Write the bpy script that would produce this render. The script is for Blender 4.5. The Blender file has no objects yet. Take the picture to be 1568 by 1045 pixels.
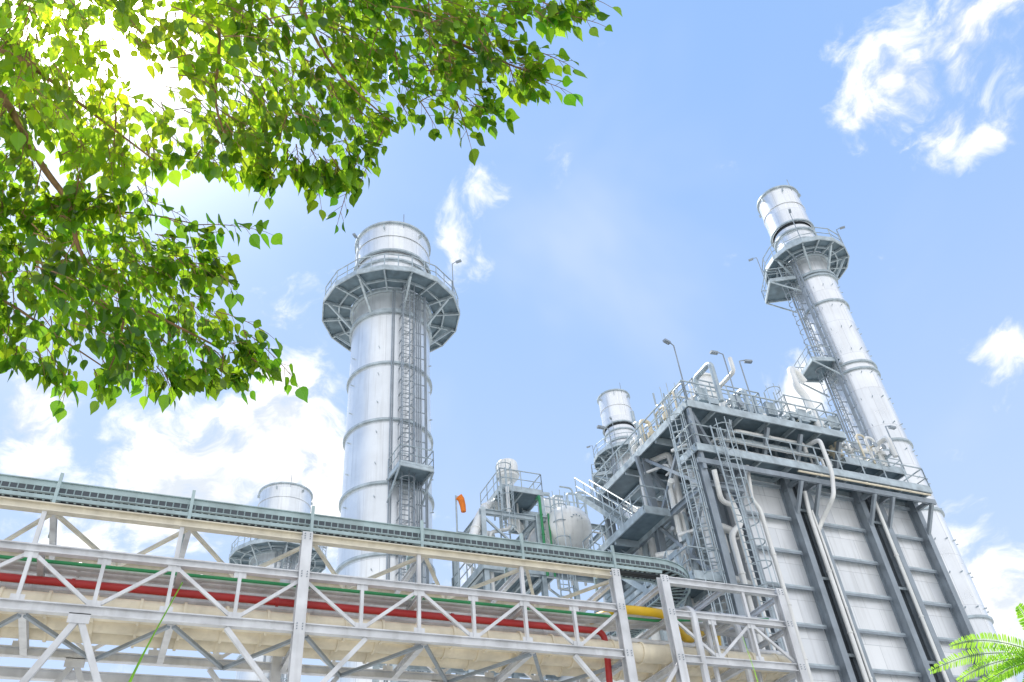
import bpy, math, random
from mathutils import Vector as V, Matrix
random.seed(7)
GZ=-1.6   # ground level; the camera (eye height) is the origin
scene=bpy.context.scene
scene.view_settings.view_transform='Standard'
scene.view_settings.look='None'
scene.view_settings.exposure=0

# ------------------------------------------------------------------ materials
def pmat(name,col,metal=0.0,rough=0.5,var=0.12,scale=1.5,streak=0.0,bump=0.0,brick=None,dirt=0.0,cyl=False):
    m=bpy.data.materials.new(name); m.use_nodes=True
    nt=m.node_tree; n=nt.nodes; L=nt.links
    b=n['Principled BSDF']; b.inputs['Metallic'].default_value=metal; b.inputs['Roughness'].default_value=rough
    tc=n.new('ShaderNodeTexCoord')
    nz=n.new('ShaderNodeTexNoise'); nz.inputs['Scale'].default_value=scale; nz.inputs['Detail'].default_value=4
    L.new(tc.outputs['Object'],nz.inputs['Vector'])
    def mixc(kind,a,bc,f):
        mx=n.new('ShaderNodeMix'); mx.data_type='RGBA'; mx.blend_type=kind
        for k,s in ((6,a),(7,bc)):
            if hasattr(s,'node'): L.new(s,mx.inputs[k])
            else: mx.inputs[k].default_value=(*s,1)
        if hasattr(f,'node'): L.new(f,mx.inputs[0])
        else: mx.inputs[0].default_value=f
        return mx.outputs[2]
    c0=tuple(c*(1-var) for c in col); c1=tuple(min(1,c*(1+var)) for c in col)
    mr=n.new('ShaderNodeMapRange'); mr.inputs[1].default_value=.3; mr.inputs[2].default_value=.7
    L.new(nz.outputs[0],mr.inputs[0])
    out=mixc('MIX',c0,c1,mr.outputs[0])
    if streak>0:
        mp=n.new('ShaderNodeMapping'); mp.inputs['Scale'].default_value=(4,4,.18)
        L.new(tc.outputs['Object'],mp.inputs[0])
        n2=n.new('ShaderNodeTexNoise'); n2.inputs['Scale'].default_value=1.3; n2.inputs['Detail'].default_value=5
        L.new(mp.outputs[0],n2.inputs['Vector'])
        m2=n.new('ShaderNodeMapRange'); m2.inputs[1].default_value=.5; m2.inputs[2].default_value=.75; m2.inputs[4].default_value=streak
        L.new(n2.outputs[0],m2.inputs[0])
        out=mixc('MIX',out,tuple(c*.55 for c in (col[0],col[1]*.97,col[2]*.92)),m2.outputs[0])
    if brick:
        br=n.new('ShaderNodeTexBrick'); br.offset=0.5
        br.inputs['Scale'].default_value=1; br.inputs['Brick Width'].default_value=brick[0]; br.inputs['Row Height'].default_value=brick[1]
        br.inputs['Mortar Size'].default_value=.014; br.inputs['Mortar Smooth'].default_value=.3
        br.inputs['Color1'].default_value=(1,1,1,1); br.inputs['Color2'].default_value=(.82,.84,.87,1); br.inputs['Mortar'].default_value=(.6,.61,.63,1)
        sx=n.new('ShaderNodeSeparateXYZ'); L.new(tc.outputs['Object'],sx.inputs[0])
        cb=n.new('ShaderNodeCombineXYZ')
        if cyl:
            at=n.new('ShaderNodeMath'); at.operation='ARCTAN2'; L.new(sx.outputs[0],at.inputs[0]); L.new(sx.outputs[1],at.inputs[1])
            mu=n.new('ShaderNodeMath'); mu.operation='MULTIPLY'; mu.inputs[1].default_value=brick[2]; L.new(at.outputs[0],mu.inputs[0])
            L.new(mu.outputs[0],cb.inputs[0])
        else: L.new(sx.outputs[0],cb.inputs[0])
        L.new(sx.outputs[2],cb.inputs[1]); L.new(cb.outputs[0],br.inputs['Vector'])
        out=mixc('MULTIPLY',out,br.outputs['Color'],.8)
    if bump>0:
        bp=n.new('ShaderNodeBump'); bp.inputs['Strength'].default_value=bump; bp.inputs['Distance'].default_value=.03
        L.new(nz.outputs[0],bp.inputs['Height']); L.new(bp.outputs[0],b.inputs['Normal'])
    rr=n.new('ShaderNodeMapRange'); rr.inputs[3].default_value=max(.05,rough-.1); rr.inputs[4].default_value=min(1,rough+.12)
    L.new(nz.outputs[0],rr.inputs[0]); L.new(rr.outputs[0],b.inputs['Roughness'])
    L.new(out,b.inputs['Base Color'])
    return m
M=dict(
 shellA=pmat('stack_cladding',(.84,.86,.87),.65,.32,.06,.8,.35,.12,(1.96,4.1,2.5),cyl=True),
 shellB=pmat('slim_stack_cladding',(.87,.88,.89),.65,.30,.06,.8,.3,.12,(1.62,3.0,1.55),cyl=True),
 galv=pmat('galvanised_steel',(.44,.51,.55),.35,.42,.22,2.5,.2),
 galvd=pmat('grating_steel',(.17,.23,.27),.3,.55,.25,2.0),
 rack=pmat('rack_steel',(.66,.67,.69),.25,.45,.16,2.0,.35),
 rackb=pmat('rack_beam_beige',(.72,.67,.55),.1,.5,.14,2.0,.35),
 col=pmat('column_steel',(.30,.345,.39),.3,.42,.18,1.5,.3),
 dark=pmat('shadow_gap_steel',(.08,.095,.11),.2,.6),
 panel=pmat('insulation_panel',(.86,.87,.88),.3,.34,.06,.7,.35,.15,(1.45,1.6)),
 white=pmat('white_cladding',(.82,.82,.80),.2,.4,.08,1.2,.35,.15),
 cream=pmat('cream_pipe',(.78,.70,.54),.05,.5,.13,2.2,.25,.1),
 red=pmat('red_paint',(.40,.02,.02),0,.4),
 green=pmat('green_paint',(.03,.28,.10),0,.4),
 yellow=pmat('yellow_paint',(.80,.50,.02),0,.4),
 orange=pmat('orange_fabric',(.85,.22,.02),0,.7),
 tray=pmat('cable_tray_paint',(.38,.48,.49),.2,.5,.18,2.0,.25),
 cable=pmat('black_cable',(.03,.035,.04),0,.6),
 bark=pmat('bark',(.30,.17,.09),0,.8,.35,18,0,.6),
 stem=pmat('green_stem',(.10,.22,.03),0,.6),
 ground=pmat('concrete_and_gravel',(.42,.415,.39),0,.9,.2,.6,0,.3),
)
def leafmat(name,dcol,tcol,tw=.55,gl=.06):
    m=bpy.data.materials.new(name); m.use_nodes=True
    nt=m.node_tree; n=nt.nodes; L=nt.links
    for x in list(n): n.remove(x)
    o=n.new('ShaderNodeOutputMaterial')
    at=n.new('ShaderNodeAttribute'); at.attribute_name='tint'
    def mul(c):
        mx=n.new('ShaderNodeMix'); mx.data_type='RGBA'; mx.blend_type='MULTIPLY'; mx.inputs[0].default_value=1
        mx.inputs[6].default_value=(*c,1); L.new(at.outputs['Color'],mx.inputs[7]); return mx.outputs[2]
    d=n.new('ShaderNodeBsdfDiffuse'); L.new(mul(dcol),d.inputs[0])
    t=n.new('ShaderNodeBsdfTranslucent'); L.new(mul(tcol),t.inputs[0])
    g=n.new('ShaderNodeBsdfGlossy'); g.inputs['Roughness'].default_value=.3; g.inputs[0].default_value=(.8,.9,.8,1)
    a=n.new('ShaderNodeMixShader'); a.inputs[0].default_value=tw; L.new(d.outputs[0],a.inputs[1]); L.new(t.outputs[0],a.inputs[2])
    b=n.new('ShaderNodeMixShader'); b.inputs[0].default_value=gl; L.new(a.outputs[0],b.inputs[1]); L.new(g.outputs[0],b.inputs[2])
    L.new(b.outputs[0],o.inputs[0]); return m
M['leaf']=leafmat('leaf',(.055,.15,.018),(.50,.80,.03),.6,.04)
M['frond']=leafmat('frond_leaflet',(.14,.32,.03),(.45,.8,.06),.5,.04)

# ------------------------------------------------------------------ mesh helpers
class Part:
    def __init__(s,mat,smooth=False): s.v=[]; s.f=[]; s.mat=mat; s.smooth=smooth; s.tint=None
class Thing:
    def __init__(s,name,org):
        s.e=bpy.data.objects.new(name,None); s.e.location=org; s.o=V(org); s.p={}
        s.e.empty_display_size=.5
        scene.collection.objects.link(s.e)
    def m(s,name,mat,smooth=False):
        if name not in s.p: s.p[name]=Part(mat,smooth)
        return s.p[name]
    def done(s):
        for k,p in s.p.items():
            me=bpy.data.meshes.new(k)
            o=s.o
            me.from_pydata([(a[0]-o.x,a[1]-o.y,a[2]-o.z) for a in p.v],[],p.f)
            me.materials.append(M[p.mat])
            if p.smooth:
                me.shade_smooth(); me.set_sharp_from_angle(angle=math.radians(38))
            if p.tint:
                ca=me.color_attributes.new('tint','FLOAT_COLOR','POINT')
                flat=[]
                for c in p.tint: flat+= [c[0],c[1],c[2],1]
                ca.data.foreach_set('color',flat)
            ob=bpy.data.objects.new(k,me); ob.parent=s.e
            scene.collection.objects.link(ob)
def frame(d,up=V((0,0,1))):
    d=d.normalized()
    if abs(d.dot(up))>.98: up=V((0,1,0)) if abs(d.y)<.9 else V((1,0,0))
    s=d.cross(up).normalized(); u=s.cross(d).normalized()
    return d,s,u
def obox(P,a,b,w,h,up=V((0,0,1)),ox=0,oy=0):
    a=V(a);b=V(b); d,s,u=frame(b-a,V(up))
    i=len(P.v)
    for q in (a,b):
        for x,y in ((-1,-1),(1,-1),(1,1),(-1,1)):
            P.v.append(tuple(q+s*(ox+x*w/2)+u*(oy+y*h/2)))
    P.f+=[(i,i+3,i+2,i+1),(i+4,i+5,i+6,i+7),(i,i+1,i+5,i+4),(i+1,i+2,i+6,i+5),(i+2,i+3,i+7,i+6),(i+3,i,i+4,i+7)]
def box(P,x0,x1,y0,y1,z0,z1):
    obox(P,(x0,(y0+y1)/2,(z0+z1)/2),(x1,(y0+y1)/2,(z0+z1)/2),y1-y0,z1-z0)
def ibeam(P,a,b,w,h,t=.025,up=V((0,0,1))):
    obox(P,a,b,w,t,up,0,h/2-t/2); obox(P,a,b,w,t,up,0,-h/2+t/2); obox(P,a,b,t,h-2*t,up)
def tube(P,a,b,r,n=6,r2=None,cap=True):
    a=V(a);b=V(b)
    if (b-a).length<1e-5: return
    d,s,u=frame(b-a); r2=r if r2 is None else r2; i=len(P.v)
    for q,rr in ((a,r),(b,r2)):
        for k in range(n):
            t=2*math.pi*k/n; P.v.append(tuple(q+(s*math.cos(t)+u*math.sin(t))*rr))
    for k in range(n):
        P.f.append((i+k,i+(k+1)%n,i+n+(k+1)%n,i+n+k))
    if cap: P.f.append(tuple(i+k for k in range(n))[::-1]); P.f.append(tuple(i+n+k for k in range(n)))
def ptube(P,pts,r,n=8,taper=None):
    pts=[V(p) for p in pts]; N=len(pts); i=len(P.v)
    d0=(pts[1]-pts[0]).normalized(); _,s,u=frame(d0)
    for j,p in enumerate(pts):
        d=(pts[min(j+1,N-1)]-pts[max(j-1,0)]).normalized()
        s=(s-d*s.dot(d)).normalized(); u=s.cross(d).normalized()
        rr=r if taper is None else r+(taper-r)*j/(N-1)
        for k in range(n):
            t=2*math.pi*k/n; P.v.append(tuple(p+(s*math.cos(t)+u*math.sin(t))*rr))
    for j in range(N-1):
        for k in range(n):
            a=i+j*n+k;b=i+j*n+(k+1)%n
            P.f.append((a,a+n,b+n,b))
    P.f.append(tuple(i+k for k in range(n))); P.f.append(tuple(i+(N-1)*n+k for k in range(n))[::-1])
def fillet(pts,R,k=4):
    pts=[V(p) for p in pts]; out=[pts[0]]
    for j in range(1,len(pts)-1):
        a,b,c=pts[j-1],pts[j],pts[j+1]; l=min(R,(a-b).length*.48,(c-b).length*.48)
        p=b+(a-b).normalized()*l; q=b+(c-b).normalized()*l
        for t in range(k+1):
            t/=k; out.append(p*(1-t)**2+b*2*t*(1-t)+q*t*t)
    out.append(pts[-1]); return out
def pipe(P,pts,r,n=10,R=None,flange=0):
    f=fillet(pts,R or r*3); ptube(P,f,r,n)
    if flange:
        for j in range(len(pts)-1):
            a=V(pts[j]);b=V(pts[j+1]);L=(b-a).length
            k=int(L/flange)
            for t in range(1,k+1):
                q=a+(b-a)*(t/(k+1)); dd=(b-a).normalized()*.03
                tube(P,q-dd,q+dd,r*1.1+.012,n)
def lathe(P,cx,cy,prof,n=48,ph=0):
    i=len(P.v)
    for r,z in prof:
        for k in range(n):
            t=2*math.pi*(k+ph)/n; P.v.append((cx+r*math.cos(t),cy+r*math.sin(t),z))
    for j in range(len(prof)-1):
        for k in range(n):
            a=i+j*n+k;b=i+j*n+(k+1)%n; P.f.append((a,b,b+n,a+n))
def rail(P,pts,h=1.1,step=1.3,r=.028,closed=False,toe=True):
    pts=[V(p) for p in pts]
    if closed: pts=pts+[pts[0]]
    up=V((0,0,1))
    for a,b in zip(pts,pts[1:]):
        L=(b-a).length; k=max(1,round(L/step))
        tube(P,a+up*h,b+up*h,r*1.15,5,cap=False); tube(P,a+up*h*.52,b+up*h*.52,r*.85,5,cap=False)
        if toe: obox(P,a+up*.07,b+up*.07,.012,.13)
        for t in range(k+(0 if closed else 1)):
            q=a+(b-a)*(t/k); tube(P,q,q+up*h,r,5,cap=False)
def ladder(P,base,z0,z1,nrm,r=.022,cage=True,w=.25):
    """vertical caged ladder: base = (x,y) of ladder line, nrm = outward unit vector"""
    n=V((nrm[0],nrm[1],0)).normalized(); s=V((-n.y,n.x,0)); b=V((base[0],base[1],0))
    Z=lambda z:V((0,0,z))
    for e in(-1,1): tube(P,b+s*e*w+Z(z0),b+s*e*w+Z(z1+1.1),r*1.3,5,cap=False)
    z=z0+.3
    while z<z1: tube(P,b-s*w+Z(z),b+s*w+Z(z),r*.8,4,cap=False); z+=.3
    if cage:
        c=b+n*.38; K=[c+(s*math.cos(t)*.4+n*math.sin(t)*.4) for t in [math.radians(-50+ 28*j+8) for j in range(9)]]
        z=z0+2.2
        while z<z1+1.1:
            for a,q in zip(K,K[1:]): tube(P,a+Z(z),q+Z(z),r,4,cap=False)
            z+=.9
        for q in K[1::2]: tube(P,q+Z(z0+2.2),q+Z(z1+1.1),r*.8,4,cap=False)
def lamp(P,base,h,out):
    b=V(base); t=b+V((0,0,h)); tube(P,b,t,.035,6); o=V((out[0],out[1],0)).normalized()
    tube(P,t,t+o*.35+V((0,0,.1)),.028,5); q=t+o*.28+V((0,0,.02)); obox(P,q,q+o*.38,.18,.11)

# ------------------------------------------------------------------ stacks
def stack(cx,cy,R,Rt,ztop,zp,Rp,rings,laz,matn,nlug,cr_=.42,plats=()):
    T=Thing('exhaust_stack',(cx,cy,GZ))
    S=T.m('shell',matn,True); zc=zp+(ztop-zp)*cr_
    lathe(S,cx,cy,[(R,GZ),(R,zc)],72)
    lathe(S,cx,cy,[(R+.02,zc+.28),(Rt,zc+.3),(Rt,ztop),(Rt-.08,ztop),(Rt-.08,ztop-4)],72)
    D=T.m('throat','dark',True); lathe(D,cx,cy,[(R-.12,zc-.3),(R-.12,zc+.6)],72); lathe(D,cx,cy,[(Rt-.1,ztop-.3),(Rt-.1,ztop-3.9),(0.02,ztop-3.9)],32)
    G=T.m('stiffener_rings','galv',True)
    for z in list(rings)+[zc-.5,zc+.34,ztop-.12]:
        rr=Rt if z>zc else R
        lathe(G,cx,cy,[(rr-.01,z-.07),(rr+.13,z-.07),(rr+.13,z+.07),(rr-.01,z+.07)],72)
    lathe(S,cx,cy,[(Rt+.02,ztop-(ztop-zc)*.45),(Rt+.06,ztop-(ztop-zc)*.45),(Rt+.06,ztop-(ztop-zc)*.45+.09),(Rt+.02,ztop-(ztop-zc)*.45+.09)],72)
    K=T.m('lugs','galv')
    z=6
    while z<zp-3:
        for k in range(nlug):
            t=2*math.pi*(k+.3)/nlug; c,s=math.cos(t),math.sin(t)
            obox(K,(cx+c*R,cy+s*R,z),(cx+c*(R+.15),cy+s*(R+.15),z),.03,.07)
        z+=2.05
    for k in range(6):
        t=2*math.pi*k/6; c,s=math.cos(t),math.sin(t)
        obox(K,(cx+c*Rt,cy+s*Rt,ztop-.6),(cx+c*(Rt+.2),cy+s*(Rt+.2),ztop-.6),.06,.3)
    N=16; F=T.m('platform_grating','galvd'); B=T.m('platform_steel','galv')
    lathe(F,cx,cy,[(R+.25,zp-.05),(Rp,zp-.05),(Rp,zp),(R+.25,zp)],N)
    lathe(B,cx,cy,[(Rp,zp-.24),(Rp+.08,zp-.24),(Rp+.08,zp+.14),(Rp,zp+.14),(Rp,zp-.24)],N)
    rm=(R+Rp)/2
    lathe(B,cx,cy,[(rm-.05,zp-.22),(rm+.05,zp-.22),(rm+.05,zp-.06),(rm-.05,zp-.06),(rm-.05,zp-.22)],N)
    lathe(B,cx,cy,[(R+.02,zp-.3),(R+.2,zp-.3),(R+.2,zp-.06),(R+.02,zp-.06)],48)
    lathe(B,cx,cy,[(R+.01,zp-2.1),(R+.16,zp-2.1),(R+.16,zp-1.9),(R+.01,zp-1.9)],48)
    P16=[]
    for k in range(N):
        t=2*math.pi*k/N; c,s=math.cos(t),math.sin(t)
        P16.append((cx+c*(Rp-.03),cy+s*(Rp-.03),zp))
        obox(B,(cx+c*R,cy+s*R,zp-.17),(cx+c*(Rp-.01),cy+s*(Rp-.01),zp-.17),.1,.2)
        if k%2==0:
            obox(B,(cx+c*(Rp-.35),cy+s*(Rp-.35),zp-.28),(cx+c*(R+.05),cy+s*(R+.05),zp-2.0),.13,.13)
    RR=T.m('platform_railing','galv')
    rail(RR,P16,1.2,.95,.036,True)
    lathe(B,cx,cy,[(R+.02,zp+1.5),(R+.12,zp+1.5),(R+.12,zp+1.75),(R+.02,zp+1.75)],48)
    for k in range(5):
        t=2*math.pi*(k/5+.13); c,s=math.cos(t),math.sin(t)
        obox(B,(cx+c*(R+.15),cy+s*(R+.15),zp+.9),(cx+c*(R+.45),cy+s*(R+.45),zp+.9),.4,.6)
    L=T.m('platform_lamps','col')
    for az_ in (225,20,315,130):
        t=math.radians(az_); c,s=math.cos(t),math.sin(t)
        lamp(L,(cx+c*(Rp+.05),cy+s*(Rp+.05),zp),2.8,(c,s))
    tube(L,(cx,cy-Rt,ztop-.5),(cx,cy-Rt,ztop+.9),.03,5); tube(L,(cx+Rt*.9,cy+.4*Rt,ztop-.5),(cx+Rt*.9,cy+.4*Rt,ztop+.9),.03,5)
    n=(math.sin(laz),math.cos(laz)); La=T.m('caged_ladder','col')
    ladder(La,(cx+n[0]*(R+.3),cy+n[1]*(R+.3)),2,zp-.2,n,.034)
    s=(-n[1],n[0])
    Ca=T.m('cable_riser','col')
    for off in (.75,.87,.99,1.25,1.33):
        q=(cx+n[0]*(R+.2)+s[0]*off,cy+n[1]*(R+.2)+s[1]*off); tube(Ca,(*q,0),(*q,zp-.3),.045,5)
    for off in (-.7,-.82):
        q=(cx+n[0]*(R+.12)+s[0]*off,cy+n[1]*(R+.12)+s[1]*off); tube(Ca,(*q,0),(*q,zp-.3),.04,5)
    z=3
    while z<zp-1:
        for e in(-.3,.3):
            obox(La,(cx+n[0]*(R-.1)+s[0]*e,cy+n[1]*(R-.1)+s[1]*e,z),(cx+n[0]*(R+.34)+s[0]*e,cy+n[1]*(R+.34)+s[1]*e,z),.05,.06)
        q0=(cx+n[0]*(R+.15)+s[0]*.68,cy+n[1]*(R+.15)+s[1]*.68,z);q1=(cx+n[0]*(R+.15)+s[0]*1.38,cy+n[1]*(R+.15)+s[1]*1.38,z)
        obox(La,q0,q1,.05,.05); z+=1.0
    for (pz,da,w,dep) in plats:
        t=laz+da; nn=V((math.sin(t),math.cos(t),0)); ss=V((-nn.y,nn.x,0)); c=V((cx,cy,pz))
        a=c+nn*(R+.05)-ss*w/2; b=c+nn*(R+dep)-ss*w/2; e=c+nn*(R+dep)+ss*w/2; f=c+nn*(R+.05)+ss*w/2
        obox(F,c+nn*(R*.9),c+nn*(R+dep),w,.05)
        for q,r_ in ((a,b),(b,e),(e,f)): obox(B,q-V((0,0,.12)),r_-V((0,0,.12)),.08,.18)
        for q in (b,e): obox(B,q-V((0,0,.2)),q-nn*(dep)-V((0,0,1.5)),.08,.08)
        rail(T.m('rest_platform_railing','galv'),[a,b,e,f],1.1,.8,.03)
    T.done()
    return
ringsA=[35.65,31.4,27.3,23.2,19.1,15,10.9,6.8,2.7]
ringsB=[41.9,39.3,33.6,33.0,27.2,22.3,15.7,10,4]
az=math.radians
stack(11.4,39.9,2.5,2.56,43.9,37.5,4.5,ringsA,az(177),'shellA',8,.5,plats=((23.4,-2*math.pi/180,1.9,1.7),))
stack(42.2,31.7,1.55,1.64,52.1,44.2,3.15,ringsB,az(-75),'shellB',14,.42,plats=((42.3,math.radians(14),2.4,2.0),(34.0,0,2.4,1.9)))
stack(42.8,61.6,1.6,1.68,52.8,45.0,3.2,ringsB,az(-75),'shellB',10,.42,plats=((43.0,math.radians(14),2.4,2.0),))
stack(11.2,76.2,2.5,2.56,44.0,36.8,4.5,ringsA,az(177),'shellA',8,.5,plats=((23.4,0,1.9,1.7),))

# ------------------------------------------------------------------ pipe rack
T=Thing('pipe_rack',(4,19,GZ))
Y0,Y1=18.0,20.5; zb,zm,zt=7.2,8.4,9.33
R=T.m('truss_steel','rack'); RB=T.m('upper_rails','rackb')
secs=[(-13.2,11.45),(12.98,16.9)]
posts=[-13.2,-5.0,3.23,11.45,12.98,16.9]
for yi,y in enumerate((Y0,Y1)):
    for x in posts:
        ibeam(R,(x,y,GZ),(x,y,zt+.12),.24,.24,.03,V((0,1,0)))
    for x0,x1 in secs:
        a=.125
        edges=[p for p in posts if x0<=p<=x1]
        for p,q in zip(edges,edges[1:]):
            ibeam(R,(p+a,y,zb),(q-a,y,zb),.16,.2,.025)
            ibeam(R,(p+a,y,zm),(q-a,y,zm),.16,.17,.025)
            ibeam(RB if x1<12 else R,(p+a,y,zt),(q-a,y,zt),.18,.19,.025)
            n=6 if q-p>5 else 3; st=(q-p)/n
            for k in range(n):
                xa=p+k*st; xb=p+(k+1)*st
                if k>0: obox(R,(xa,y,zb+.1),(xa,y,zm-.085),.075,.1,V((0,1,0)))
                lo,hi=(xa+.05,xb-.05)
                if k%2==0: obox(R,(lo,y+.012,zm-.1),(hi,y+.012,zb+.12),.06,.075)
                else: obox(R,(lo,y+.012,zb+.12),(hi,y+.012,zm-.1),.06,.075)
                if k%2==0 and k>0: obox(R,(xa,y,zm+.085),(xa,y,zt-.095),.09,.09,V((0,1,0)))
                obox(R,(xa-.13,y-.03,zm-.14),(xa+.13,y-.03,zm-.14),.012,.14)
                obox(R,(xa-.13,y-.03,zb+.15),(xa+.13,y-.03,zb+.15),.012,.14)
BT=T.m('bolts','col')
for x in posts:
    for z in (zb,zm,zt):
        for dz in (-.06,.0,.06):
            for dx in (-.06,.06): tube(BT,(x+dx,Y0-.125,z+dz),(x+dx,Y0-.145,z+dz),.014,6)
xs=[]
x=-13.2
while x<11.5: xs.append(x); x+=2.74
xs+= [12.98,14.9,16.9]
for i,x in enumerate(xs):
    ibeam(R,(x+.14,Y0+.1,zb-.03),(x+.14,Y1-.1,zb-.03),.14,.18,.02)
    ibeam(R,(x+.14,Y0+.1,zm-.03),(x+.14,Y1-.1,zm-.03),.12,.14,.02)
    ibeam(R,(x+.14,Y0+.1,zt-.02),(x+.14,Y1-.1,zt-.02),.12,.14,.02)
for x,xn in zip(xs,xs[1:]):
    if xn-x<2: continue
    m=(x+xn)/2+.14
    for z,pp in ((zt-.06,RB),(zb-.13,BT)):
        obox(pp,(x+.2,Y0+.12,z),(m,Y1-.12,z),.08,.07); obox(pp,(m,Y1-.12,z-.002),(xn+.1,Y0+.12,z-.002),.08,.07)
ibeam(R,(-13.2,Y1+.3,6.85),(16.9,Y1+.3,6.85),.16,.22,.025)
for x,y in ((-1.08,Y0),(-1.08,Y1),(7.3,Y1)):
    obox(R,(x,y,zb-.12),(x-2.2,y,2.6),.12,.12); obox(R,(x,y,zb-.12),(x+2.2,y,2.6),.12,.12)
    obox(R,(x-.2,y-.07,zb-.18),(x+.2,y-.07,zb-.18),.02,.2)
for x in posts[:4]:
    for s in (-1,1):
        obox(R,(x,Y0+.01,5.4),(x+s*1.5,Y0+.01,zb-.12),.1,.1)
        obox(R,(x,Y1+.01,5.4),(x+s*1.5,Y1+.01,zb-.12),.1,.1)
C=T.m('cream_pipes','cream',True)
for y,r in ((18.62,.24),(19.27,.27),(19.92,.25)):
    pipe(C,[(-14,y,zb+.08+r),(17.5,y,zb+.08+r)],r,16,flange=.9)
W=T.m('silver_pipes','rack',True)
for y,z,r in ((19.3,8.6,.13),(19.75,8.58,.11),(20.15,8.62,.15),(19.0,8.55,.08)):
    pipe(W,[(-14,y,z),(11.2,y,z),(13.4,y,z+.4),(17.5,y,z+.4)],r,10,flange=2.7)
for y,z,r in ((18.95,7.95,.09),(19.6,7.98,.08),(20.3,8.0,.1)):
    pipe(W,[(-14,y,z),(17.5,y,z)],r,10,flange=2.1)
Rd=T.m('fire_water_pipe','red',True)
pipe(Rd,[(-14,18.55,7.98),(11.2,18.55,7.98),(11.2,18.55,7.3),(11.2,19,4)],.085,10,flange=5)
pipe(Rd,[(-14,19.4,8.1),(10.6,19.4,8.1),(10.6,20.2,8.1)],.06,10)
Gr=T.m('green_pipe','green',True)
pipe(Gr,[(-14,18.8,8.52),(13,18.8,8.52),(17,18.8,8.9)],.04,8)
Ye=T.m('yellow_gas_pipe','yellow',True)
pipe(Ye,[(11.2,20.3,8.75),(11.9,18.7,8.72),(13.3,18.6,8.66),(14.3,19.4,8.4),(14.6,19.6,8.4),(16.8,21,9.6),(19,24,9.6)],.12,12,R=.4)
for k,(x,r) in enumerate(((13.7,.1),(14.3,.07),(15.6,.09),(16.2,.07))):
    pipe(W,[(x,19.3+.2*k,8.9),(x,17.95+.3*k,8.9-.3),(x+.1,18.3+.3*k,0)],r,8)
T.done()
# ------------------------------------------------------------------ cable tray
T=Thing('cable_tray',(4,19,GZ))
A=T.m('tray_rails','tray'); Cb=T.m('cables','cable'); DK=T.m('tray_shadow_web','dark')
def traypath(off):
    pts=[(-14,19.0+off,10.0)]
    cx0,cy0=13.3,20.6
    r=1.6-off
    for k in range(9):
        t=math.radians(-90+90*k/8); pts.append((cx0+r*math.cos(t),cy0+r*math.sin(t),10.0))
    pts.append((cx0+r,27,10.0)); return pts
for off in (-.42,.42):
    pp=traypath(off)
    for a,b in zip(pp,pp[1:]):
        obox(A,(a[0],a[1],10.20),(b[0],b[1],10.20),.025,.13)
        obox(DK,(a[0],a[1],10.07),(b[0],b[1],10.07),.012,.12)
        obox(A,(a[0],a[1],10.278),(b[0],b[1],10.278),.1,.022)
        obox(A,(a[0],a[1],9.995),(b[0],b[1],9.995),.07,.022)
        L=(V(b)-V(a)).length; k=int(L/.16)
        for j in range(k):
            q=V(a)+(V(b)-V(a))*((j+.5)/k); tube(A,(q.x,q.y-.012,10.008),(q.x,q.y-.012,10.132),.014,4,cap=False)
for off in (-.27,-.13,.0,.13,.27):
    ptube(Cb,[(p[0],p[1],p[2]+.1) for p in traypath(off)],.062,7)
x=-14
while x<13.3:
    obox(A,(x,18.6,10.03),(x,19.4,10.03),.045,.035); x+=.16
for k in range(12):
    t=math.radians(-90+90*k/11); c,s=math.cos(t),math.sin(t)
    obox(A,(13.3+1.2*c,20.6+1.2*s,10.03),(13.3+2*c,20.6+2*s,10.03),.045,.035)
y=20.8
while y<27: obox(A,(14.5,y,10.03),(15.3,y,10.03),.045,.035); y+=.16
obox(A,(-14,18.42,9.80),(13.3,18.42,9.80),.04,.09)
for k in range(3): tube(Cb,(-14,18.5+.1*k,9.72),(13.3,18.5+.1*k,9.72),.03,5)
x=-13.4
while x<13.4:
    for y in (18.42,19.58):
        obox(A,(x,y,9.43),(x,y,10.42),.07,.07,V((0,1,0)))
    obox(A,(x,18.46,9.95),(x,19.54,9.95),.07,.07); x+=2.8
T.done()

# ------------------------------------------------------------------ heat recovery boiler (right)
T=Thing('heat_recovery_boiler',(28,30,GZ))
PN=T.m('casing','panel'); box(PN,22.3,33.45,25,36.5,GZ,18.9)
CO=T.m('columns','col'); RI=T.m('casing_ribs','galv'); DK=T.m('recess','dark')
yf=25
for a,b in ((22.6,25.3),(26.6,29.5),(30.9,33.0)):
    z=.5
    while z<18.6:
        obox(RI,(a+.05,yf-.12,z),(b-.05,yf-.12,z),.24,.07); obox(CO,(a+.05,yf-.23,z-.085),(b-.05,yf-.23,z-.085),.02,.10); z+=1.6
for x in (22.45,25.45,26.45,29.65,30.75,33.15):
    ibeam(CO,(x,yf-.26,GZ),(x,yf-.26,18.6),.3,.5,.035,V((0,1,0)))
for a,b in ((25.62,26.28),(29.82,30.58)):
    box(DK,a,b,yf-.03,yf+.1,GZ,18.5)
    z=1
    while z<18: obox(RI,(a-.1,yf-.2,z),(b+.1,yf-.2,z),.06,.12); z+=3.2
for y in (25.4,28.6,31.8,35.2): ibeam(CO,(22.05,y,GZ),(22.05,y,18.6),.3,.45,.035,V((1,0,0)))
z=.5
while z<18.6: obox(RI,(22.18,25.6,z),(22.18,36,z),.22,.1); z+=1.6
DU=T.m('inlet_duct','white')
def prism(P,poly,y0,y1):
    i=len(P.v);n=len(poly)
    for y in (y0,y1):
        for a,b in poly: P.v.append((a,y,b))
    for k in range(n): P.f.append((i+k,i+(k+1)%n,i+n+(k+1)%n,i+n+k))
    P.f.append(tuple(i+k for k in range(n))[::-1]); P.f.append(tuple(i+n+k for k in range(n)))
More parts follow.
